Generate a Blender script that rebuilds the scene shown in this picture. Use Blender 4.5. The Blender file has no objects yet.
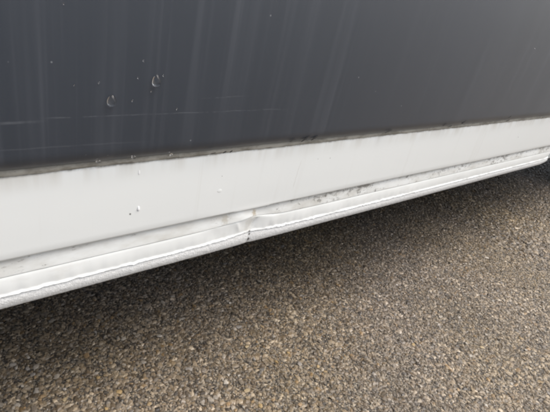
import bpy, bmesh, math, random
import numpy as np
from mathutils import Matrix, Vector, noise

random.seed(7); rng = np.random.default_rng(7)
scene = bpy.context.scene
COL = scene.collection

# ------------------------------------------------------------------ camera
H = 0.62                                   # camera height, crouching beside the car
f_px, W_px = 450.0, 550.0
vx = np.array([828.0 - 275, 87.0 - 206])
vzx = 90.0 - 275; vzy = (-f_px**2 - vx[0]*vzx) / vx[1]
Xa = np.array([vx[0], vx[1], f_px]); Xa /= np.linalg.norm(Xa)
Za = -np.array([vzx, vzy, f_px]); Za /= np.linalg.norm(Za)
Ya = np.cross(Za, Xa)
R = np.stack([Xa, Ya, Za])
cam_d = bpy.data.cameras.new('camera'); cam = bpy.data.objects.new('camera', cam_d); COL.objects.link(cam)
cam_d.sensor_width = 36; cam_d.lens = f_px / W_px * 36; cam_d.clip_start = 0.01; cam_d.clip_end = 2000
M = Matrix(((R[0][0], -R[0][1], -R[0][2], 0), (R[1][0], -R[1][1], -R[1][2], 0),
            (R[2][0], -R[2][1], -R[2][2], H), (0, 0, 0, 1)))
cam.matrix_world = M
scene.camera = cam

# ------------------------------------------------------------------ sky, sun, exposure
SUN_EL, SUN_AZ = 62.0, 120.0               # azimuth measured clockwise from +Y
world = bpy.data.worlds.new('World'); scene.world = world; world.use_nodes = True
wn = world.node_tree; wn.nodes.clear()
sky = wn.nodes.new('ShaderNodeTexSky'); sky.sky_type = 'NISHITA'; sky.sun_disc = False
sky.sun_elevation = math.radians(SUN_EL); sky.sun_rotation = math.radians(SUN_AZ)
sky.air_density = 1.0; sky.dust_density = 6.0; sky.ozone_density = 1.0
hsv = wn.nodes.new('ShaderNodeHueSaturation'); hsv.inputs['Saturation'].default_value = 0.72
bg = wn.nodes.new('ShaderNodeBackground'); bg.inputs['Strength'].default_value = 0.12
wo = wn.nodes.new('ShaderNodeOutputWorld')
wn.links.new(sky.outputs[0], hsv.inputs['Color']); wn.links.new(hsv.outputs[0], bg.inputs['Color'])
wn.links.new(bg.outputs[0], wo.inputs['Surface'])
sun_d = bpy.data.lights.new('sun', 'SUN'); sun = bpy.data.objects.new('sun', sun_d); COL.objects.link(sun)
sun_d.energy = 1.4; sun_d.angle = math.radians(60); sun_d.color = (1.0, 0.985, 0.96)
az, el = math.radians(SUN_AZ), math.radians(SUN_EL)
sdir = Vector((math.sin(az)*math.cos(el), math.cos(az)*math.cos(el), math.sin(el)))
sun.rotation_euler = sdir.to_track_quat('Z', 'Y').to_euler()
sun.location = sdir * 20
vs = scene.view_settings
vs.view_transform = 'Standard'; vs.look = 'None'; vs.gamma = 1.0; vs.use_curve_mapping = False
vs.exposure = 0.94
scene.cycles.pixel_filter_type = 'BLACKMAN_HARRIS'; scene.cycles.filter_width = 2.4

# ------------------------------------------------------------------ measuring helpers
D = 0.48                                    # plane of the car's side
def ray(px, py): return R @ np.array([px - 275, py - 206, f_px])
def on_side(px, py, y=D):                   # point of the car side seen in the photo there
    r = ray(px, py); r = r / r[1] * y
    return Vector((r[0], y, r[2] + H))
def on_ground(px, py):
    r = ray(px, py); r = r * (-(H - GZ) / r[2]); return Vector((r[0], r[1], 0))
GZ = -0.10                                  # level of the road below the measuring origin
def zc(h, y): return H + h * (y / D)

# ------------------------------------------------------------------ material helpers
class NT:
    def __init__(s, name):
        s.m = bpy.data.materials.new(name); s.m.use_nodes = True
        s.t = s.m.node_tree; s.n = s.t.nodes; s.b = s.n['Principled BSDF']
        s.tc = s.n.new('ShaderNodeTexCoord').outputs['Object']
    def link(s, a, b): s.t.links.new(a, b)
    def put(s, sock, v):
        if isinstance(v, bpy.types.NodeSocket): s.link(v, sock)
        else: sock.default_value = v
    def math(s, op, a, b=None, c=None, clamp=False):
        n = s.n.new('ShaderNodeMath'); n.operation = op; n.use_clamp = clamp
        for i, v in enumerate((a, b, c)):
            if v is not None: s.put(n.inputs[i], v)
        return n.outputs[0]
    def sep(s, v=None):
        n = s.n.new('ShaderNodeSeparateXYZ'); s.link(v or s.tc, n.inputs[0]); return n.outputs
    def scaled(s, sc, off=(0, 0, 0)):
        n = s.n.new('ShaderNodeMapping'); s.link(s.tc, n.inputs[0])
        n.inputs['Scale'].default_value = sc; n.inputs['Location'].default_value = off; return n.outputs[0]
    def noise(s, scale, detail=2, rough=0.5, vec=None, dist=0.0):
        n = s.n.new('ShaderNodeTexNoise'); s.link(vec or s.tc, n.inputs['Vector'])
        n.inputs['Scale'].default_value = scale; n.inputs['Detail'].default_value = detail
        n.inputs['Roughness'].default_value = rough; n.inputs['Distortion'].default_value = dist
        return n.outputs[0]
    def voronoi(s, scale, feature='F1', vec=None, out='Distance', rnd=1.0):
        n = s.n.new('ShaderNodeTexVoronoi'); n.feature = feature; s.link(vec or s.tc, n.inputs['Vector'])
        n.inputs['Scale'].default_value = scale; n.inputs['Randomness'].default_value = rnd
        return n.outputs[out]
    def ramp(s, v, lo, hi, a=0.0, b=1.0):
        n = s.n.new('ShaderNodeMapRange'); n.interpolation_type = 'SMOOTHSTEP'
        s.put(n.inputs[0], v); n.inputs[1].default_value = lo; n.inputs[2].default_value = hi
        n.inputs[3].default_value = a; n.inputs[4].default_value = b; return n.outputs[0]
    def mix(s, f, a, b):
        n = s.n.new('ShaderNodeMix'); n.data_type = 'RGBA'
        s.put(n.inputs[0], f); s.put(n.inputs[6], a); s.put(n.inputs[7], b); return n.outputs[2]
    def bump(s, h, strength, dist, prev=None):
        n = s.n.new('ShaderNodeBump'); n.inputs['Strength'].default_value = strength
        n.inputs['Distance'].default_value = dist; s.link(h, n.inputs['Height'])
        if prev: s.link(prev, n.inputs['Normal'])
        return n.outputs[0]
    def spot(s, p, r, soft=0.4, stretch=(1, 1, 1), warp=None):
        # soft mark around point p
        n = s.n.new('ShaderNodeVectorMath'); n.operation = 'SUBTRACT'
        s.link(s.tc, n.inputs[0]); n.inputs[1].default_value = p
        m = s.n.new('ShaderNodeVectorMath'); m.operation = 'MULTIPLY'
        s.link(n.outputs[0], m.inputs[0]); m.inputs[1].default_value = stretch
        l = s.n.new('ShaderNodeVectorMath'); l.operation = 'LENGTH'; s.link(m.outputs[0], l.inputs[0])
        d = l.outputs['Value']
        if warp is not None: d = s.math('ADD', d, s.math('MULTIPLY', s.math('SUBTRACT', warp, 0.5), r*1.6))
        return s.ramp(d, r*(1-soft), r, 1.0, 0.0)
    def out(s, col=None, rough=None, normal=None, **kw):
        if col is not None: s.put(s.b.inputs['Base Color'], col)
        if rough is not None: s.put(s.b.inputs['Roughness'], rough)
        if normal is not None: s.link(normal, s.b.inputs['Normal'])
        for k, v in kw.items(): s.put(s.b.inputs[k.replace('_', ' ')], v)
        return s.m
def rgb(r, g, b): return (r, g, b, 1.0)
def simple(name, col, rough=0.5, **kw):
    t = NT(name); nv = t.noise(30, 3)
    c = t.mix(nv, rgb(*[v*0.85 for v in col]), rgb(*[min(1, v*1.12) for v in col]))
    return t.out(c, rough, **kw)

# ---- dark side cladding: satin plastic with dried water runs, scratches, specks
def make_cladding_mat():
    t = NT('dark_cladding')
    x, y, z = t.sep()
    s1 = t.noise(1.0, 3, 0.6, t.scaled((26, 1, 0.9)))
    s2 = t.noise(1.0, 2, 0.55, t.scaled((52, 1, 1.2), (7.3, 0, 5)))
    s3 = t.noise(1.0, 2, 0.5, t.scaled((190, 1, 2.6), (9, 0, 1)))
    runs = t.math('ADD', t.math('MULTIPLY', t.ramp(s2, 0.46, 0.80), 0.6), t.math('MULTIPLY', t.ramp(s1, 0.45, 0.75), 0.18))
    fine = t.math('MULTIPLY', t.ramp(s3, 0.52, 0.8), 0.30)
    gate = t.ramp(t.noise(2.2, 2), 0.35, 0.62, 0.35, 1.0)
    runs = t.math('MULTIPLY', t.math('ADD', runs, fine), gate, clamp=True)
    base = t.mix(t.noise(7, 4), rgb(0.0135, 0.0215, 0.0345), rgb(0.0185, 0.0275, 0.0420))
    col = t.mix(t.math('MULTIPLY', runs, 0.32), base, rgb(0.115, 0.125, 0.145))
    # long scratches that follow the side
    gap = t.noise(1, 3, 0.7, t.scaled((40, 1, 3)))
    def scratch(a, b, w, k, lo):
        nonlocal col
        sl = (b.z - a.z) / (b.x - a.x)
        lin = t.math('SUBTRACT', z, t.math('MULTIPLY_ADD', x, sl, a.z - a.x*sl))
        wob = t.math('MULTIPLY', t.math('SUBTRACT', t.noise(22, 3), 0.5), 0.0045)
        d = t.math('ABSOLUTE', t.math('ADD', lin, wob))
        m = t.ramp(d, w*0.3, w, 1, 0)
        inx = t.math('MULTIPLY', t.ramp(x, a.x - 0.01, a.x + 0.01), t.ramp(x, b.x - 0.05, b.x + 0.01, 1, 0))
        m = t.math('MULTIPLY', t.math('MULTIPLY', m, inx), t.math('MULTIPLY', t.ramp(gap, lo, lo + 0.2), k))
        col = t.mix(m, col, rgb(0.42, 0.44, 0.46))
    cy = D - 0.012
    scratch(on_side(4, 124, cy), on_side(44, 121.5, cy), 0.0019, 0.20, 0.44)
    scratch(on_side(50, 118.5, cy), on_side(290, 109, cy), 0.0009, 0.10, 0.36)
    scratch(on_side(0, 151, cy), on_side(150, 142, cy), 0.0011, 0.05, 0.25)
    scratch(on_side(205, 98, cy), on_side(250, 96, cy), 0.0007, 0.12, 0.35)
    # dust specks
    v = t.voronoi(55); vc = t.voronoi(55, out='Color')
    keep = t.math('GREATER_THAN', t.sep(vc)[0], 0.94)
    sp = t.math('MULTIPLY', t.ramp(v, 0.035, 0.085, 1, 0), keep)
    v2 = t.voronoi(140); k2 = t.math('GREATER_THAN', t.sep(t.voronoi(140, out='Color'))[1], 0.94)
    sp2 = t.math('MULTIPLY', t.ramp(v2, 0.07, 0.14, 1, 0), k2)
    col = t.mix(t.math('MULTIPLY', sp, 0.6), col, rgb(0.3, 0.31, 0.32))
    col = t.mix(t.math('MULTIPLY', sp2, 0.45), col, rgb(0.28, 0.29, 0.3))
    # dust film along the bottom return
    film = t.math('MULTIPLY', t.ramp(z, 0.388, 0.398, 1, 0), t.ramp(t.noise(60, 3), 0.4, 0.7, 0, 0.25))
    col = t.mix(film, col, rgb(0.13, 0.12, 0.105))
    ro = t.math('ADD', t.ramp(t.noise(4, 4), 0.3, 0.7, 0.46, 0.54), t.math('MULTIPLY', runs, 0.12))
    nb = t.bump(t.noise(420, 2), 0.05, 0.001)
    nb = t.bump(t.noise(1, 2, 0.5, t.scaled((14, 1, 4))), 0.10, 0.004, nb)
    return t.out(col, ro, nb, IOR=1.55, Coat_Weight=1.0, Coat_Roughness=0.42)

# ---- white paint shared by band and sill, grime and tones differ
def make_white(name, kind):
    t = NT(name); x, y, z = t.sep()
    base = t.mix(t.noise(5, 3), rgb(0.77, 0.79, 0.765), rgb(0.80, 0.817, 0.793))
    col = base
    def dirt_and_tone(mask, c, k=1.0):
        nonlocal col
        col = t.mix(t.math('MULTIPLY', mask, k, clamp=True), col, rgb(*c))
    warp = t.noise(260, 3)
    if kind == 'band':
        # grime washed out from behind the cladding, in runs
        top = t.ramp(z, 0.350, 0.380)
        run = t.noise(1, 3, 0.6, t.scaled((40, 1, 3)))
        dirt_and_tone(t.math('MULTIPLY', top, t.ramp(run, 0.35, 0.75)), (0.50, 0.47, 0.40), 0.55)
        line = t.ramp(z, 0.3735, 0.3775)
        dirt_and_tone(t.math('MULTIPLY', line, t.ramp(t.noise(1, 4, 0.7, t.scaled((30, 1, 30))), 0.36, 0.62)), (0.16, 0.14, 0.11), 0.9)
        runs = t.ramp(t.noise(1, 3, 0.6, t.scaled((60, 1, 1.5), (4, 0, 2))), 0.56, 0.75)
        dirt_and_tone(runs, (0.64, 0.63, 0.58), 0.22)
        dirt_and_tone(t.ramp(z, 0.272, 0.2765, 1, 0), (0.40, 0.39, 0.36), 0.45)  # darker towards the bottom edge
        v = t.voronoi(60); k = t.math('GREATER_THAN', t.sep(t.voronoi(60, out='Color'))[0], 0.975)
        dirt_and_tone(t.math('MULTIPLY', t.ramp(v, 0.03, 0.07, 1, 0), k), (0.12, 0.11, 0.10), 0.7)
        for px, py, r in ((130, 214, 0.0016), (330, 158, 0.0012), (518, 137, 0.0016), (222, 176, 0.0010)):
            dirt_and_tone(t.spot(on_side(px, py), r, 0.6, (1, 0.3, 1), warp), (0.07, 0.065, 0.06), 0.85)
        # faint hairline from the dent upwards
        a, b = on_side(302, 158), on_side(292, 190)
        lx = t.math('MULTIPLY_ADD', t.math('SUBTRACT', z, a.z), (b.x - a.x)/(b.z - a.z), a.x)
        dl = t.math('ABSOLUTE', t.math('ADD', t.math('SUBTRACT', x, lx), t.math('MULTIPLY', t.math('SUBTRACT', t.noise(50, 2), 0.5), 0.006)))
        inz = t.math('MULTIPLY', t.ramp(z, b.z, b.z + 0.01), t.ramp(z, a.z - 0.01, a.z, 1, 0))
        dirt_and_tone(t.math('MULTIPLY', t.ramp(dl, 0.0003, 0.0012, 1, 0), inz), (0.52, 0.50, 0.45), 0.3)
        ro = 0.27
        nb = t.bump(t.noise(1, 2, 0.5, t.scaled((6, 1, 10))), 0.12, 0.004)
    elif kind == 'flange':
        dirt_and_tone(t.ramp(t.noise(1, 4, 0.6, t.scaled((14, 1, 40))), 0.35, 0.7), (0.50, 0.48, 0.42), 0.6)
        dens = t.ramp(x, 0.38, 0.62, -0.005, 0.115)
        sp = t.noise(1, 5, 0.75, t.scaled((80, 1, 170)))
        thr = t.math('SUBTRACT', t.math('ADD', sp, dens), t.ramp(t.noise(9, 2), 0.35, 0.65, 0.70, 0.60))
        topb = t.ramp(z, 0.252, 0.272, 0.0, 0.06)
        dirt_and_tone(t.ramp(t.math('ADD', thr, topb), -0.02, 0.15), (0.14, 0.13, 0.11), 0.8)
        p = on_side(253.5, 212, D + 0.006)
        dirt_and_tone(t.spot(p, 0.0085, 0.8, (1.4, 0.2, 0.8), warp), (0.38, 0.30, 0.17), 0.65)
        p2 = on_side(224, 219, D + 0.006)
        dirt_and_tone(t.spot(p2, 0.010, 0.8, (1.3, 0.2, 0.7), warp), (0.42, 0.38, 0.29), 0.5)  # soft brownish patch left of the dent, drawn out upright
        p3 = on_side(374, 190, D + 0.006)
        dirt_and_tone(t.spot(p3, 0.004, 0.6, (1.6, 0.2, 0.7), warp), (0.08, 0.075, 0.07), 0.8)
        ro = 0.45
        nb = t.bump(t.noise(90, 3), 0.2, 0.001)
    else:
        dirt_and_tone(t.ramp(t.noise(1, 4, 0.65, t.scaled((18, 6, 40))), 0.55, 0.8), (0.55, 0.53, 0.47), 0.35)
        p = on_side(251, 222, D)
        dirt_and_tone(t.spot(p, 0.022, 0.95, (1.6, 0.6, 0.6), warp), (0.54, 0.52, 0.46), 0.45)  # large soft beige patch on the face at the dent
        for px, py, r in ((250.5, 233, 0.0034), (279, 213.5, 0.0016), (228, 236, 0.0014), (90, 262, 0.0010), (420, 182, 0.0014)):
            dirt_and_tone(t.spot(on_side(px, py, D), r, 0.5, (1, 0.35, 1), warp), (0.055, 0.045, 0.035), 0.9)
        v = t.voronoi(70); k = t.math('GREATER_THAN', t.sep(t.voronoi(70, out='Color'))[0], 0.97)
        dirt_and_tone(t.math('MULTIPLY', t.ramp(v, 0.03, 0.07, 1, 0), k), (0.15, 0.13, 0.11), 0.7)
        ro = 0.30
        nb = t.bump(t.noise(35, 3), 0.10, 0.002)
    return t.out(col, ro, nb, Coat_Weight=0.25, Coat_Roughness=0.12)

def make_underseal():
    t = NT('underseal_paint'); x, y, z = t.sep()
    n1 = t.noise(430, 3, 0.65); v = t.voronoi(520)
    h = t.math('ADD', n1, t.math('MULTIPLY', v, 0.5))
    col = t.mix(t.ramp(n1, 0.35, 0.65), rgb(0.56, 0.565, 0.55), rgb(0.68, 0.685, 0.67))
    col = t.mix(t.math('MULTIPLY', t.ramp(t.noise(1, 4, 0.7, t.scaled((45, 20, 60))), 0.52, 0.75), 0.35), col, rgb(0.42, 0.405, 0.37))
    warp = t.noise(260, 3)
    m = t.spot(on_side(249.3, 240.5, D), 0.0038, 0.5, (1.5, 0.35, 0.8), warp)
    m2 = t.spot(on_side(250.6, 235.5, D), 0.0030, 0.5, (1, 0.35, 1), warp)
    col = t.mix(t.math('MULTIPLY', t.math('MAXIMUM', m, m2), 0.85), col, rgb(0.05, 0.04, 0.03))
    return t.out(col, 0.5, t.bump(h, 0.5, 0.0012))

# ---- asphalt binder and chippings
def make_road():
    t = NT('asphalt')
    vd = t.voronoi(190); vc = t.sep(t.voronoi(190, out='Color'))
    stone = t.mix(vc[0], rgb(0.085, 0.074, 0.056), rgb(0.27, 0.235, 0.18))
    m = t.ramp(vd, 0.42, 0.70, 1, 0)
    col = t.mix(m, rgb(0.046, 0.039, 0.031), stone)
    col = t.mix(t.math('MULTIPLY', t.ramp(t.noise(1.3, 4), 0.35, 0.7), 0.35), col, rgb(0.05, 0.043, 0.036))
    return t.out(col, 0.62, t.bump(t.math('ADD', m, t.math('MULTIPLY', t.noise(300, 2), 0.4)), 0.8, 0.004))
def make_chip_mat(name, attr):
    t = NT(name)
    if attr:
        a = t.n.new('ShaderNodeAttribute'); a.attribute_name = 'stone'; c0 = a.outputs['Color']
    else:
        oi = t.n.new('ShaderNodeObjectInfo'); c0 = oi.outputs['Color']
    dust = t.noise(800, 3, 0.6)
    c = t.mix(t.ramp(dust, 0.3, 0.7, 0.0, 0.55), c0, t.mix(0.45, c0, rgb(0.02, 0.018, 0.015)))
    ro = t.ramp(t.noise(60, 2), 0.35, 0.65, 0.24, 0.48)
    return t.out(c, ro, t.bump(t.noise(900, 3), 0.35, 0.0008), IOR=1.45)

MAT = dict(
    clad=make_cladding_mat(), band=make_white('white_band', 'band'), flange=make_white('white_flange', 'flange'),
    sill=make_white('white_sill', 'sill'), under=make_underseal(), road=make_road(),
    chips=make_chip_mat('chippings', True), chip=make_chip_mat('single_chip', False),
    body=simple('body_white', (0.74, 0.75, 0.74), 0.28, Coat_Weight=0.3),
    drip=simple('opaque_drip_white', (0.86, 0.86, 0.85), 0.12),
    black=simple('underbody_black', (0.02, 0.02, 0.02), 0.75),
    tyre=simple('tyre_rubber', (0.028, 0.028, 0.028), 0.8),
    rim=simple('rim_silver', (0.45, 0.46, 0.47), 0.35, Metallic=0.8),
    glass=simple('dark_glass', (0.02, 0.025, 0.025), 0.06),
    shred=simple('old_rubber', (0.012, 0.011, 0.010), 0.6),
    lamp_red=simple('lamp_red', (0.4, 0.02, 0.02), 0.15), lamp_clear=simple('lamp_clear', (0.6, 0.62, 0.63), 0.1))
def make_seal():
    t = NT('shaded_grimy_sealant'); x, y, z = t.sep()
    c = t.mix(t.ramp(t.noise(1, 4, 0.65, t.scaled((35, 1, 90))), 0.35, 0.7), rgb(0.36, 0.345, 0.30), rgb(0.19, 0.178, 0.145))  # joint shade put into the sealant colour, along with grime
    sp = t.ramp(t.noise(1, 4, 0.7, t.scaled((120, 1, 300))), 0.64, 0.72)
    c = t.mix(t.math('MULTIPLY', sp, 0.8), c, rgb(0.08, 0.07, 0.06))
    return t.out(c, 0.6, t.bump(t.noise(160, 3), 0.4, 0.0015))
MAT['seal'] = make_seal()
def make_water():
    t = NT('water'); return t.out(rgb(0.98, 0.99, 1.0), 0.02, IOR=1.333, Transmission_Weight=1.0)
MAT['water'] = make_water()

# ------------------------------------------------------------------ object helpers
def link_mesh(name, verts, faces, mat, parent=None, smooth=True, off=None):
    me = bpy.data.meshes.new(name); me.from_pydata([tuple(v) for v in verts], [], faces)
    me.materials.append(mat); me.update()
    if smooth: me.polygons.foreach_set('use_smooth', [True]*len(me.polygons))
    o = bpy.data.objects.new(name, me); COL.objects.link(o)
    if parent is not None:
        o.parent = parent
        if off is not None: o.location = off
    return o
def sweep(xs, prof_fn, caps=True):
    """profile points (y, z) for every x, joined along X"""
    verts, faces = [], []; n = None
    for i, x in enumerate(xs):
        p = prof_fn(x)
        n = len(p)
        verts += [(q[2] if len(q) > 2 else x, q[0], q[1]) for q in p]
        if i:
            a, b = (i-1)*n, i*n
            faces += [(a+j, b+j, b+j+1, a+j+1) for j in range(n-1)]
    return verts, faces
def closed_sweep(xs, prof_fn):
    verts, faces = sweep(xs, prof_fn); n = len(prof_fn(xs[0])); k = len(xs)
    for i in range(1, k):
        a, b = (i-1)*n, i*n
        faces.append((a+n-1, b+n-1, b, a))
    faces.append(tuple(range(n))); faces.append(tuple(reversed(range((k-1)*n, k*n))))
    return verts, faces
def bm_obj(name, bm, mat, parent=None, off=None, smooth=True):
    bmesh.ops.recalc_face_normals(bm, faces=bm.faces)
    me = bpy.data.meshes.new(name); bm.to_mesh(me); bm.free(); me.materials.append(mat)
    if smooth:
        me.polygons.foreach_set('use_smooth', [True]*len(me.polygons))
        me.set_sharp_from_angle(angle=math.radians(35))
    o = bpy.data.objects.new(name, me); COL.objects.link(o)
    if parent is not None: o.parent = parent
    if off is not None: o.location = off
    return o
def fix_normals(o, angle=60):
    bm = bmesh.new(); bm.from_mesh(o.data); bmesh.ops.recalc_face_normals(bm, faces=bm.faces)
    bm.to_mesh(o.data); bm.free(); o.data.set_sharp_from_angle(angle=math.radians(angle))
def n3(x, y=0.0, z=0.0): return noise.noise(Vector((x, y, z)))

# ------------------------------------------------------------------ the road
road = link_mesh('road', [(-300, -300, 0), (300, -300, 0), (300, 300, 0), (-300, 300, 0)], [(0, 1, 2, 3)], MAT['road'])
road.location.z = GZ; road['kind'] = 'structure'; road['label'] = 'coarse damp asphalt road with brown stone chippings'

PHI = (1 + 5**0.5) / 2
ICO_V = np.array([(-1, PHI, 0), (1, PHI, 0), (-1, -PHI, 0), (1, -PHI, 0), (0, -1, PHI), (0, 1, PHI), (0, -1, -PHI), (0, 1, -PHI),
                  (PHI, 0, -1), (PHI, 0, 1), (-PHI, 0, -1), (-PHI, 0, 1)]); ICO_V /= np.linalg.norm(ICO_V[0])
ICO_F = np.array([(0, 11, 5), (0, 5, 1), (0, 1, 7), (0, 7, 10), (0, 10, 11), (1, 5, 9), (5, 11, 4), (11, 10, 2), (10, 7, 6), (7, 1, 8),
                  (3, 9, 4), (3, 4, 2), (3, 2, 6), (3, 6, 8), (3, 8, 9), (4, 9, 5), (2, 4, 11), (6, 2, 10), (8, 6, 7), (9, 8, 1)])
OCT_V = np.array([(1, 0, 0), (0.3, 0.95, 0), (-0.8, 0.6, 0), (-0.8, -0.6, 0), (0.3, -0.95, 0), (0.35, 0.3, 0.85), (-0.45, 0.1, 0.9), (0.1, -0.5, 0.85)])
OCT_F = np.array([(0, 1, 5), (1, 6, 5), (1, 2, 6), (2, 3, 6), (3, 7, 6), (3, 4, 7), (4, 5, 7), (4, 0, 5), (5, 6, 7)])
PALETTE = np.array([(0.155, 0.130, 0.098), (0.195, 0.168, 0.130), (0.115, 0.095, 0.072), (0.245, 0.215, 0.172), (0.165, 0.150, 0.130),
                    (0.080, 0.070, 0.058), (0.30, 0.27, 0.225), (0.185, 0.138, 0.082), (0.060, 0.056, 0.052)])
PAL_P = np.array([0.20, 0.18, 0.17, 0.12, 0.13, 0.09, 0.04, 0.03, 0.04])
def rot_mats(n, tilt):
    a = rng.uniform(0, 2*np.pi, n); tx = rng.normal(0, tilt, n); ty = rng.normal(0, tilt, n)
    def mk(c): return np.stack([np.stack(r, -1) for r in c], -2)
    z, o = np.zeros(n), np.ones(n)
    Rz = mk([[np.cos(a), -np.sin(a), z], [np.sin(a), np.cos(a), z], [z, z, o]])
    Rx = mk([[o, z, z], [z, np.cos(tx), -np.sin(tx)], [z, np.sin(tx), np.cos(tx)]])
    Ry = mk([[np.cos(ty), z, np.sin(ty)], [z, o, z], [-np.sin(ty), z, np.cos(ty)]])
    return Ry @ Rx @ Rz
def stones_mesh(pts, size, BV, BF, sunk):
    n = len(pts)
    v = np.repeat(BV[None], n, 0) * (1 + rng.normal(0, 0.24, (n, len(BV), 1)))
    sc = np.stack([size*rng.uniform(0.85, 1.35, n), size*rng.uniform(0.65, 1.0, n), size*rng.uniform(0.45, 0.75, n)], -1)
    v = v * sc[:, None, :]
    top = size[:, None]*rng.uniform(0.22, 0.38, n)[:, None]
    v[:, :, 2] = np.minimum(v[:, :, 2], top)                     # faces worn flat by traffic
    v = np.einsum('nij,nkj->nki', rot_mats(n, 0.09), v)
    v[:, :, :2] += pts[:, None, :]
    v[:, :, 2] += (sunk*size*rng.uniform(-1, 1, n))[:, None]
    v[:, :, 2] += 0.0004
    f = BF[None] + (np.arange(n)*len(BV))[:, None, None]
    return v.reshape(-1, 3), f.reshape(-1, 3)
def grid_pts(x0, x1, y0, y1, s):
    xs = np.arange(x0, x1, s); ys = np.arange(y0, y1, s*0.87)
    gx, gy = np.meshgrid(xs, ys); gx = gx + (np.arange(len(ys)) % 2)[:, None]*s*0.5
    p = np.stack([gx.ravel(), gy.ravel()], -1)
    return p + rng.normal(0, s*0.24, p.shape)
NX0, NX1, NY0, NY1 = -0.12, 1.60, -0.20, 1.02
near = grid_pts(NX0, NX1, NY0, NY1, 0.0055)
far = grid_pts(-0.6, 3.2, -0.6, 1.5, 0.0080)
far = far[~((far[:, 0] > NX0) & (far[:, 0] < NX1) & (far[:, 1] > NY0) & (far[:, 1] < NY1))]
edge = np.minimum.reduce([far[:, 0]+0.6, 3.2-far[:, 0], far[:, 1]+0.6, 1.5-far[:, 1]])
far = far[rng.uniform(0, 1, len(far)) < np.clip(edge/0.45, 0.0, 1.0)**0.8]   # thins out towards the rest of the road
def build_chips(name, pts, base, BV, BF):
    n = len(pts)
    wx = np.array([n3(p[0]*5, p[1]*5, 2) + 0.6*n3(p[0]*16, p[1]*16, 5) for p in pts])[:, None]
    wy = np.array([n3(p[0]*3, p[1]*3, 12) for p in pts])[:, None]
    size = base * np.clip(rng.lognormal(-0.03, 0.40, n), 0.40, 1.9)
    v, f = stones_mesh(pts, size, BV, BF, 0.16)
    me = bpy.data.meshes.new(name)
    me.vertices.add(len(v)); me.vertices.foreach_set('co', v.ravel().astype(np.float32))
    me.loops.add(f.size); me.loops.foreach_set('vertex_index', f.ravel().astype(np.int32))
    me.polygons.add(len(f)); me.polygons.foreach_set('loop_start', np.arange(0, f.size, 3, dtype=np.int32))
    me.polygons.foreach_set('loop_total', np.full(len(f), 3, dtype=np.int32))
    me.update(calc_edges=True)
    c = PALETTE[rng.choice(len(PALETTE), n, p=PAL_P/PAL_P.sum())] * rng.uniform(0.62, 1.38, (n, 1)) * np.array([1.09, 1.0, 0.87])
    c = c * (1 + 0.22*wx) * np.concatenate([1 + 0.04*wy, 1 + 0*wy, 1 - 0.16*wy], 1)
    c4 = np.concatenate([c, np.ones((n, 1))], 1)
    at = me.attributes.new('stone', 'FLOAT_COLOR', 'POINT')
    at.data.foreach_set('color', np.repeat(c4, len(BV), 0).ravel().astype(np.float32))
    me.polygons.foreach_set('use_smooth', np.zeros(len(f), dtype=bool))
    me.materials.append(MAT['chips'])
    o = bpy.data.objects.new(name, me); COL.objects.link(o); o.parent = road; o['kind'] = 'stuff'
    return o
build_chips('asphalt_chippings', near, 0.0034, OCT_V, OCT_F)
build_chips('asphalt_chippings', far, 0.0049, OCT_V, OCT_F)

# the largest stones, one by one
chip_meshes = []
for k in range(8):
    v, f = stones_mesh(np.zeros((1, 2)), np.array([1.0]), ICO_V, ICO_F, 0.0)
    me = bpy.data.meshes.new('stone_chip'); me.from_pydata([tuple(q) for q in v], [], [tuple(int(i) for i in q) for q in f]); me.materials.append(MAT['chip'])
    chip_meshes.append(me)
def stone_chip(x, y, r, col):
    o = bpy.data.objects.new('stone_chip', random.choice(chip_meshes)); COL.objects.link(o); o.parent = road
    o.location = (x, y, 0.0012 + r*0.12); o.scale = (r, r*random.uniform(0.85, 1.1), r*0.85)
    o.rotation_euler = (random.gauss(0, 0.1), random.gauss(0, 0.1), random.uniform(0, 6.28)); o.color = (*col, 1)
OCHRE = [(0.34, 0.24, 0.11), (0.30, 0.22, 0.12), (0.36, 0.28, 0.16), (0.28, 0.19, 0.10)]
for px, py, r in ((65, 400, .0078), (98, 378, .0060), (87, 356, .0062), (119, 392, .0068), (35, 378, .0055), (106, 409, .0050), (149, 405, .0052),
                  (228, 405, .0070), (247, 391, .0062), (260, 407, .0055), (318, 367, .0062), (276, 362, .0060), (247, 347, .0055), (450, 397, .0068),
                  (521, 339, .0080), (529, 350, .0070), (371, 310, .0060), (262, 327, .0058), (482, 348, .0055), (540, 382, .0060), (300, 405, .0058),
                  (288, 353, .0055), (325, 372, .0055), (40, 400, .0052), (413, 345, .0055)):
    g = on_ground(px, py); stone_chip(g.x, g.y, r*0.85, random.choice(OCHRE))
for k in range(270):
    px, py = random.uniform(-10, 560), random.uniform(225, 420)
    if py < 318 - 0.27*px: py = 420 - random.random()*60
    g = on_ground(px, py); c = PALETTE[random.choice([0, 1, 3, 3, 4, 6, 7, 2])]*random.uniform(1.0, 1.5)
    stone_chip(g.x, g.y, random.uniform(0.0036, 0.0056), tuple(c))

# ------------------------------------------------------------------ the car
X0, X1 = -0.25, 1.722                        # sill between the wheel arches
X2 = X1 + 0.85                             # side goes on to the rear arch
XD = on_side(250, 233).x                     # the dent
car = bpy.data.objects.new('parked_vehicle', None); COL.objects.link(car)
car.location = ((X0 + X2)/2, D + 0.87, GZ); OFF = -Vector(car.location)
car['label'] = 'white vehicle with dark grey side cladding and a dented sill, parked on the asphalt'; car['category'] = 'vehicle'
def part(name, v, f, mat, smooth=True, angle=60):
    o = link_mesh(name, v, f, mat, car, smooth, OFF); fix_normals(o, angle); return o

def frange(a, b, s):
    n = max(1, int(round((b-a)/s))); return [a + (b-a)*i/n for i in range(n+1)]

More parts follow.
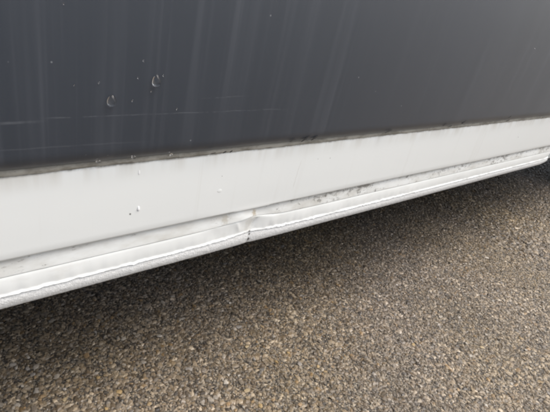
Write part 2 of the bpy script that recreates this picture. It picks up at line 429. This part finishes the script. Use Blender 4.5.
# dark cladding, curved section with a rounded lower lip
def clad_prof(x):
    w = 0.0010*n3(x*1.7, 3) + 0.0004*n3(x*9, 5)
    e = 0.0007*n3(x*11, 8)
    zb = 0.3838 + e; P = [(D+0.010, zb+0.003)]
    r = 0.013; rz = 0.021
    for i in range(9):
        a = -math.pi/2 - (math.pi/2)*i/8
        P.append((D+0.003 + r*math.cos(a), zb + rz + rz*math.sin(a)))
    for z, o in ((0.44, 0.0115), (0.50, 0.0135), (0.56, 0.0145), (0.62, 0.0145), (0.68, 0.0135), (0.74, 0.0125), (0.775, 0.0115)):
        P.append((D - o + w, z))
    P += [(D-0.008+w, 0.790), (D+0.0, 0.799), (D+0.010, 0.800)]
    return P
v, f = closed_sweep(frange(X0, X2, 0.02), clad_prof)
clad = part('side_cladding', v, f, MAT['clad'])
clad['label'] = 'dark grey satin side cladding with dried water runs'

# sealant strip in the joint, its colour carries shade as well as grime
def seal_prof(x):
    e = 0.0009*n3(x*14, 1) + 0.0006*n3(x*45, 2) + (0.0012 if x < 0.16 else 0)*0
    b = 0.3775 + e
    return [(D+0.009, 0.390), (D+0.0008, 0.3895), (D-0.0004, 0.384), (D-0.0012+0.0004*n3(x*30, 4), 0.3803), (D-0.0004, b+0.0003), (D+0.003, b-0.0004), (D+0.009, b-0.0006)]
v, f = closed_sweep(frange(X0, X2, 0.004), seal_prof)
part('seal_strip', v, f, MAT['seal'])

# white lower panel
ZB = zc(-0.3485, D)
def band_prof(x):
    w = 0.0007*n3(x*2.1, 11)
    g = math.exp(-((x-XD)/0.10)**2)
    P = [(D+0.012, 0.3805), (D+0.004, 0.3805), (D+0.0022, 0.3800), (D+0.0010, 0.3770), (D+0.0002, 0.3735)]
    for i in range(1, 12):
        z = 0.3735 + (ZB+0.003-0.3735)*i/11
        P.append((D + w - 0.0006*math.sin(math.pi*i/11) + 0.0008*g*(i/11)**2, z))
    e = 0.0004*n3(x*8, 6)
    P += [(D+w+0.0006, ZB+0.001+e), (D+w+0.0022, ZB+e), (D+0.006, ZB+0.0006+e), (D+0.012, ZB+0.002)]
    return P
v, f = closed_sweep(frange(X0, X2, 0.012), band_prof)
part('lower_side_panel', v, f, MAT['band'])

# sill: flange (recess), face, rough stone-guard coating, all pushed up at the dent
def dent(x):
    d = x - XD
    return math.exp(-(d/0.055)**2), math.exp(-abs(d)/0.045), math.exp(-abs(d)/0.005)
def crease_z(x):
    g, c, s = dent(x)
    return zc(-0.3685, D+0.004) + 0.0038*g + 0.0030*c + 0.0004*n3(x*6, 2)
def endlift(x):
    return max(0.0, (x - (X1-0.06))/0.06)
def flange_prof(x):
    g, c, s = dent(x)
    y = D + 0.0056 + 0.0006*n3(x*9, 21) + 0.002*g*math.sin((x-XD)*60)
    z = crease_z(x)
    return [(D+0.03, 0.288), (y+0.0004, 0.286), (y, 0.272), (y-0.0012, 0.262), (y-0.0032, z+0.002), (y-0.0031, z-0.0004), (y+0.004, z-0.001), (D+0.03, z-0.002)]
xs_f = frange(X0, X2, 0.005)
v, f = closed_sweep(xs_f, flange_prof); part('sill_flange', v, f, MAT['flange'])
xs_s = frange(X0, XD-0.15, 0.0035) + frange(XD-0.15, XD+0.15, 0.002)[1:] + frange(XD+0.15, X1, 0.0035)[1:]
def edge_pt(x):
    g, c, s = dent(x)
    jag = 0.0009*n3(x*55, 7) + 0.0013*n3(x*130, 8) + 0.0010*n3(x*320, 9)
    jag *= 1.0 if x < XD + 0.5 else 0.45
    y = D + 0.0004 + 0.0042*c + 0.0006*n3(x*5, 31)
    z = zc(-0.398, y) + 0.0062*c + 0.001*g + jag
    z += 0.004*endlift(x)**2
    return y, z
def sill_prof(x):
    g, c, s = dent(x)
    zt = crease_z(x) - 0.0012
    yt = D + 0.0024
    ye, ze = edge_pt(x)
    P = [(D+0.03, zt-0.0005), (yt+0.002, zt-0.0002), (yt+0.0004, zt-0.0003)]
    lipw = 0.55 + 0.55*n3(x*23, 51) + 0.35*n3(x*90, 52)
    lipw = max(0.15, min(1.0, lipw))*(1 - 0.6*math.exp(-((x-XD)/0.01)**2))
    yf, zf = ye + 0.0020*lipw, ze + 0.0024         # foot of the face, before the lip rolls out
    for i in range(1, 13):
        t = i/12
        sn = math.sin(math.pi*t)
        bul = 0.0006*sn
        k1 = math.exp(-abs(x-XD+0.030-0.010*t)/0.005); k2 = math.exp(-abs(x-XD-0.012*(1-t))/0.0035)
        k3 = math.exp(-abs(x-XD-0.045)/0.014); k4 = math.exp(-abs(x-XD+0.072)/0.016)
        buck = (-0.0016*k1 + 0.0030*k2 - 0.0012*k3 + 0.0010*k4)*math.sin(math.pi*min(1, 0.12+t*0.85))
        P.append((yt + (yf-yt)*t - bul + 0.0012*g*sn + buck, zt - 0.0006 + (zf-zt+0.0006)*t))
    P.append((ye+0.0007*lipw, ze+0.0012))
    P += [(ye-0.0003*lipw, ze+0.0004), (ye-0.0008*lipw, ze-0.0005), (ye+0.0002, ze-0.0014), (ye+0.004, ze-0.0015), (D+0.03, ze-0.001)]
    return P
v, f = closed_sweep(xs_s, sill_prof)
sill = part('sill', v, f, MAT['sill'], True, 42)
sill['label'] = 'white sill kinked and creased upwards by a dent'
def under_prof(x):
    g, c, s = dent(x)
    ye, ze = edge_pt(x)
    yb = D + 0.0016 + 0.0025*c + 0.0016*s; zb = zc(-0.4155, yb) + 0.0016*c + 0.0009*s + 0.0006*n3(x*4, 41) + 0.006*endlift(x)**2
    P = [(D+0.03, ze-0.0022), (ye+0.003, ze-0.0020)]
    for i in range(0, 11):
        t = i/10
        bul = 0.0018*math.sin(math.pi*t)
        nz = 0.00045*n3(x*230, t*9, 3) + 0.0003*n3(x*480, t*17, 9)
        P.append((ye + 0.0014 + (yb-ye-0.0014)*t - bul + nz, ze - 0.0016 + (zb-ze+0.0016)*t))
    P += [(yb+0.002, zb-0.0012), (yb+0.006, zb-0.0012), (D+0.03, zb+0.0)]
    return P
v, f = closed_sweep(xs_s, under_prof)
un = link_mesh('underseal_coating', v, f, MAT['under'], sill, True); fix_normals(un, 70)
un['label'] = 'rough grey-white stone guard coating under the sill edge'

def end_prof(x):
    zt = crease_z(x) - 0.0012
    return [(D+0.03, zt), (D+0.006, zt-0.0004), (D+0.0045, zt-0.0012), (D+0.0005, 0.238), (D-0.0015, 0.229), (D-0.0005, 0.222), (D+0.005, 0.2165), (D+0.03, 0.2165)]
v, f = closed_sweep(frange(X1+0.003, X2, 0.02), end_prof); part('sill_end_piece', v, f, MAT['sill'])

# loose dark shreds in the joint below the cladding
def shred(px, py, ln, lean, w):
    w *= 1.35; ln *= 1.2
    p = on_side(px, py, D - 0.009)
    bm = bmesh.new(); ring = []
    for i in range(5):
        t = i/4; r = w*(0.35 + 0.9*math.sin(math.pi*(0.12+0.8*t)))
        c = Vector((p.x + lean*ln*(0.5-t), p.y + 0.002*t, p.z + ln*(0.5-t)))
        ring.append([bm.verts.new(c + Vector((r*math.cos(a), 0.6*r*math.sin(a), 0))) for a in [k*math.pi/3 for k in range(6)]])
    for a, b in zip(ring, ring[1:]):
        for k in range(6): bm.faces.new((a[k], a[(k+1) % 6], b[(k+1) % 6], b[k]))
    bm.faces.new(ring[0]); bm.faces.new(list(reversed(ring[-1])))
    bm_obj('rubber_shred', bm, MAT['shred'], car, OFF)
for a in ((293, 140.5, .004, 1.8, .0008), (306, 139, .0085, 1.3, .0012), (315, 138.3, .0065, 1.4, .0012), (389, 131.5, .005, 2.6, .0014),
          (445, 125.3, .0035, 2.0, .0012), (450.5, 126.5, .0035, 2.8, .0014), (464.5, 122, .007, 1.2, .0015), (510, 117, .006, 1.3, .0015),
          (508, 120.8, .004, 3.0, .0015), (544, 117, .004, 2.2, .0013), (225, 152.5, .003, 0.8, .0009), (231.5, 151.8, .003, 0.6, .0009), (213.5, 153.6, .002, 2.6, .0009)):
    shred(*a)

# body shell: side outline with wheel arches, roof, floor
WR = 0.315 + GZ; WXL, WXR = X0 - 0.37, X2 + 0.37
def arch(cx, r, a0, a1, n=14):
    return [(cx + r*math.cos(a0+(a1-a0)*i/n), WR + r*math.sin(a0+(a1-a0)*i/n)) for i in range(n+1)]
aa = math.asin((0.245-WR)/0.362)
out = [(WXL-0.80, 0.30), (WXL-0.72, 0.245)]
out += arch(WXL, 0.362, math.pi-aa, aa)
out += arch(WXR, 0.362, math.pi-aa, aa)
out += [(WXR+0.62, 0.245), (WXR+0.74, 0.32), (WXR+0.76, 0.80), (WXR+0.72, 0.95), (WXR+0.55, 1.55), (WXR+0.42, 1.70), (WXL+1.15, 1.72), (WXL+0.85, 1.64),
        (WXL+0.15, 1.02), (WXL-0.55, 0.90), (WXL-0.78, 0.72)]
bm = bmesh.new(); rows = []
for y, sc in ((D+0.009, 1), (D+1.731, 1)):
    rows.append([bm.verts.new((x, y + (max(0, z-0.95)*0.22 if y < 1 else -max(0, z-0.95)*0.22), z)) for x, z in out])
bm.faces.new(rows[0]); bm.faces.new(list(reversed(rows[1]))); n = len(out)
for i in range(n): bm.faces.new((rows[0][i], rows[0][(i+1) % n], rows[1][(i+1) % n], rows[1][i]))
bmesh.ops.triangulate(bm, faces=[q for q in bm.faces if len(q.verts) > 4])
bm_obj('body', bm, MAT['body'], car, OFF)
def slab(name, poly, y0, thick, mat, slope=0.22):
    bm = bmesh.new(); a = []; b = []
    for x, z in poly:
        yy = y0 + max(0, z-0.95)*slope
        a.append(bm.verts.new((x, yy, z))); b.append(bm.verts.new((x, yy+thick, z)))
    bm.faces.new(a); bm.faces.new(list(reversed(b))); n = len(poly)
    for i in range(n): bm.faces.new((a[i], a[(i+1) % n], b[(i+1) % n], b[i]))
    return bm_obj(name, bm, mat, car, OFF)
slab('side_window', [(WXL+0.50, 1.06), (0.62, 1.06), (0.62, 1.58), (WXL+1.02, 1.58)], D+0.005, 0.02, MAT['glass'])
slab('side_window', [(0.70, 1.06), (1.60, 1.06), (1.60, 1.58), (0.70, 1.58)], D+0.005, 0.02, MAT['glass'])
slab('side_window', [(1.68, 1.06), (WXR+0.52, 1.06), (WXR+0.42, 1.56), (1.68, 1.58)], D+0.005, 0.02, MAT['glass'])
# dark floor pan and far-side sill so that little light comes through from the far side
def box(name, x0, x1, y0, y1, z0, z1, mat):
    bm = bmesh.new(); bmesh.ops.create_cube(bm, size=1)
    for q in bm.verts: q.co = Vector((x0 + (x1-x0)*(q.co.x+.5), y0 + (y1-y0)*(q.co.y+.5), z0 + (z1-z0)*(q.co.z+.5)))
    bmesh.ops.bevel(bm, geom=bm.edges[:], offset=min(0.01, (z1-z0)*0.3), segments=2, affect='EDGES')
    return bm_obj(name, bm, mat, car, OFF)
box('floor_pan', X0, X2, D+0.035, D+1.70, 0.205, 0.243, MAT['black'])
box('far_sill', X0, X2, D+1.70, D+1.745, 0.20, 0.262, MAT['sill'])
box('exhaust_box', 0.6, 1.2, D+0.75, D+1.05, 0.165, 0.203, MAT['black'])
# wheels
def lathe(name, prof, cx, cy, mat, parent, off, seg=48):
    bm = bmesh.new(); rings = []
    for r, y in prof:
        rings.append([bm.verts.new((cx + r*math.cos(2*math.pi*k/seg), cy + y, WR + r*math.sin(2*math.pi*k/seg))) for k in range(seg)])
    for a, b in zip(rings, rings[1:]):
        for k in range(seg): bm.faces.new((a[k], a[(k+1) % seg], b[(k+1) % seg], b[k]))
    bm.faces.new(rings[0]); bm.faces.new(list(reversed(rings[-1])))
    return bm_obj(name, bm, mat, parent, off)
for cx in (WXL, WXR):
    for s, cy in ((1, D+0.02), (-1, D+1.72)):
        w = bpy.data.objects.new('wheel', None); COL.objects.link(w); w.parent = car; w.location = Vector((cx, cy, WR)) + OFF
        wo = -Vector((cx, cy, WR))
        lathe('tyre', [(0.20, 0.0*s), (0.215, -0.006*s), (0.27, -0.012*s), (0.298, 0.0), (0.3145, 0.022*s), (0.3145, 0.165*s), (0.298, 0.185*s), (0.22, 0.19*s)], cx, cy, MAT['tyre'], w, wo)
        lathe('rim', [(0.03, 0.012*s), (0.035, 0.0), (0.07, 0.004*s), (0.10, 0.02*s), (0.17, 0.012*s), (0.195, -0.008*s), (0.205, -0.006*s), (0.205, 0.1*s)], cx, cy, MAT['rim'], w, wo)
slab('tail_lamp', [(WXR+0.60, 0.85), (WXR+0.72, 0.85), (WXR+0.66, 1.08), (WXR+0.58, 1.08)], D+0.004, 0.02, MAT['lamp_red'])
slab('headlamp', [(WXL-0.74, 0.66), (WXL-0.42, 0.70), (WXL-0.40, 0.80), (WXL-0.70, 0.77)], D+0.004, 0.02, MAT['lamp_clear'])

# ------------------------------------------------------------------ water drops on the car
def surf_y(z):                               # face of the cladding
    pts = [(0.401, 0.010), (0.44, 0.0120), (0.50, 0.0135), (0.56, 0.0145), (0.62, 0.0145)]
    return D - float(np.interp(z, [p[0] for p in pts], [p[1] for p in pts]))
def drop_mesh(bm, c, w, h, depth, sag=0.35, seg=16, lat=8):
    rings = []
    for i in range(1, lat+1):
        a = (math.pi/2)*i/lat
        ring = []
        for k in range(seg):
            t = 2*math.pi*k/seg
            cx, cz = math.cos(t), math.sin(t)
            ww = w*(1 - 0.22*cz)
            ring.append(bm.verts.new(c + Vector((ww*cx*math.sin(a), -depth*math.cos(a)*(1 - sag*cz*math.sin(a)), h*cz*math.sin(a)))))
        rings.append(ring)
    tip = bm.verts.new(c + Vector((0, -depth, 0)))
    for k in range(seg): bm.faces.new((tip, rings[0][(k+1) % seg], rings[0][k]))
    for a, b in zip(rings, rings[1:]):
        for k in range(seg): bm.faces.new((a[k], a[(k+1) % seg], b[(k+1) % seg], b[k]))
    back = bm.verts.new(c + Vector((0, 0.0006, 0)))
    for k in range(seg): bm.faces.new((rings[-1][k], rings[-1][(k+1) % seg], back))
def water_drop(px, py, w, h, depth, label, y=None):
    p = on_side(px, py, D - 0.012)
    yy = surf_y(p.z) if y is None else y
    p = on_side(px, py, yy - 0.0002)
    bm = bmesh.new(); drop_mesh(bm, Vector((0, 0, 0)), w, h, depth)
    o = bm_obj('water_drop', bm, MAT['water']); o.location = p
    o['label'] = label; o['category'] = 'water drop'; o['group'] = 'water drops on the vehicle side'
water_drop(111.8, 100.5, .0050, .0066, .0052, 'clear water drop on dark cladding, lower left of the two big ones')
water_drop(156.5, 80.5, .0050, .0070, .0052, 'clear water drop on dark cladding, upper right of the two big ones')
water_drop(98.5, 160.6, .0029, .0027, .0032, 'round drop hanging from the cladding edge, nearest the left side', D-0.0045)
water_drop(133.8, 156.4, .0029, .0027, .0032, 'round drop hanging from the cladding edge, middle of the three', D-0.0045)
water_drop(171.5, 154.6, .0024, .0020, .0024, 'tiny drop hanging from the cladding edge, rightmost of three', D-0.0045)
def blob(name, px, py, w, h, depth, mat):
    bm = bmesh.new(); drop_mesh(bm, on_side(px, py, D - 0.0003), w, h, depth); bm_obj(name, bm, mat, car, OFF)
blob('opaque_drip', 138.3, 208.3, .0019, .0040, .0016, MAT['drip'])  # water drop as an opaque blob, its highlight put into the white
blob('opaque_drip', 139.2, 172.5, .0013, .0034, .0004, MAT['drip'])
blob('round_bump', 219.5, 190.5, .0040, .0032, .0004, MAT['band'])  # faint round bump in the band material
bm = bmesh.new()
for px, py in ((163.5, 75.5), (138, 78), (151.5, 91.5), (132.5, 101), (143.5, 60.5), (177, 109), (99, 83), (74.5, 85.5), (64, 4), (535, 48)):
    p = on_side(px, py, D-0.013); p = on_side(px, py, surf_y(p.z) - 0.0002)
    r = random.uniform(0.0007, 0.0011); drop_mesh(bm, p, r, r*1.2, r*0.6, seg=8, lat=4)
bd = bm_obj('water_beads', bm, MAT['water'])
bd['kind'] = 'stuff'; bd['label'] = 'tiny water beads scattered over the dark cladding'; bd['category'] = 'water'
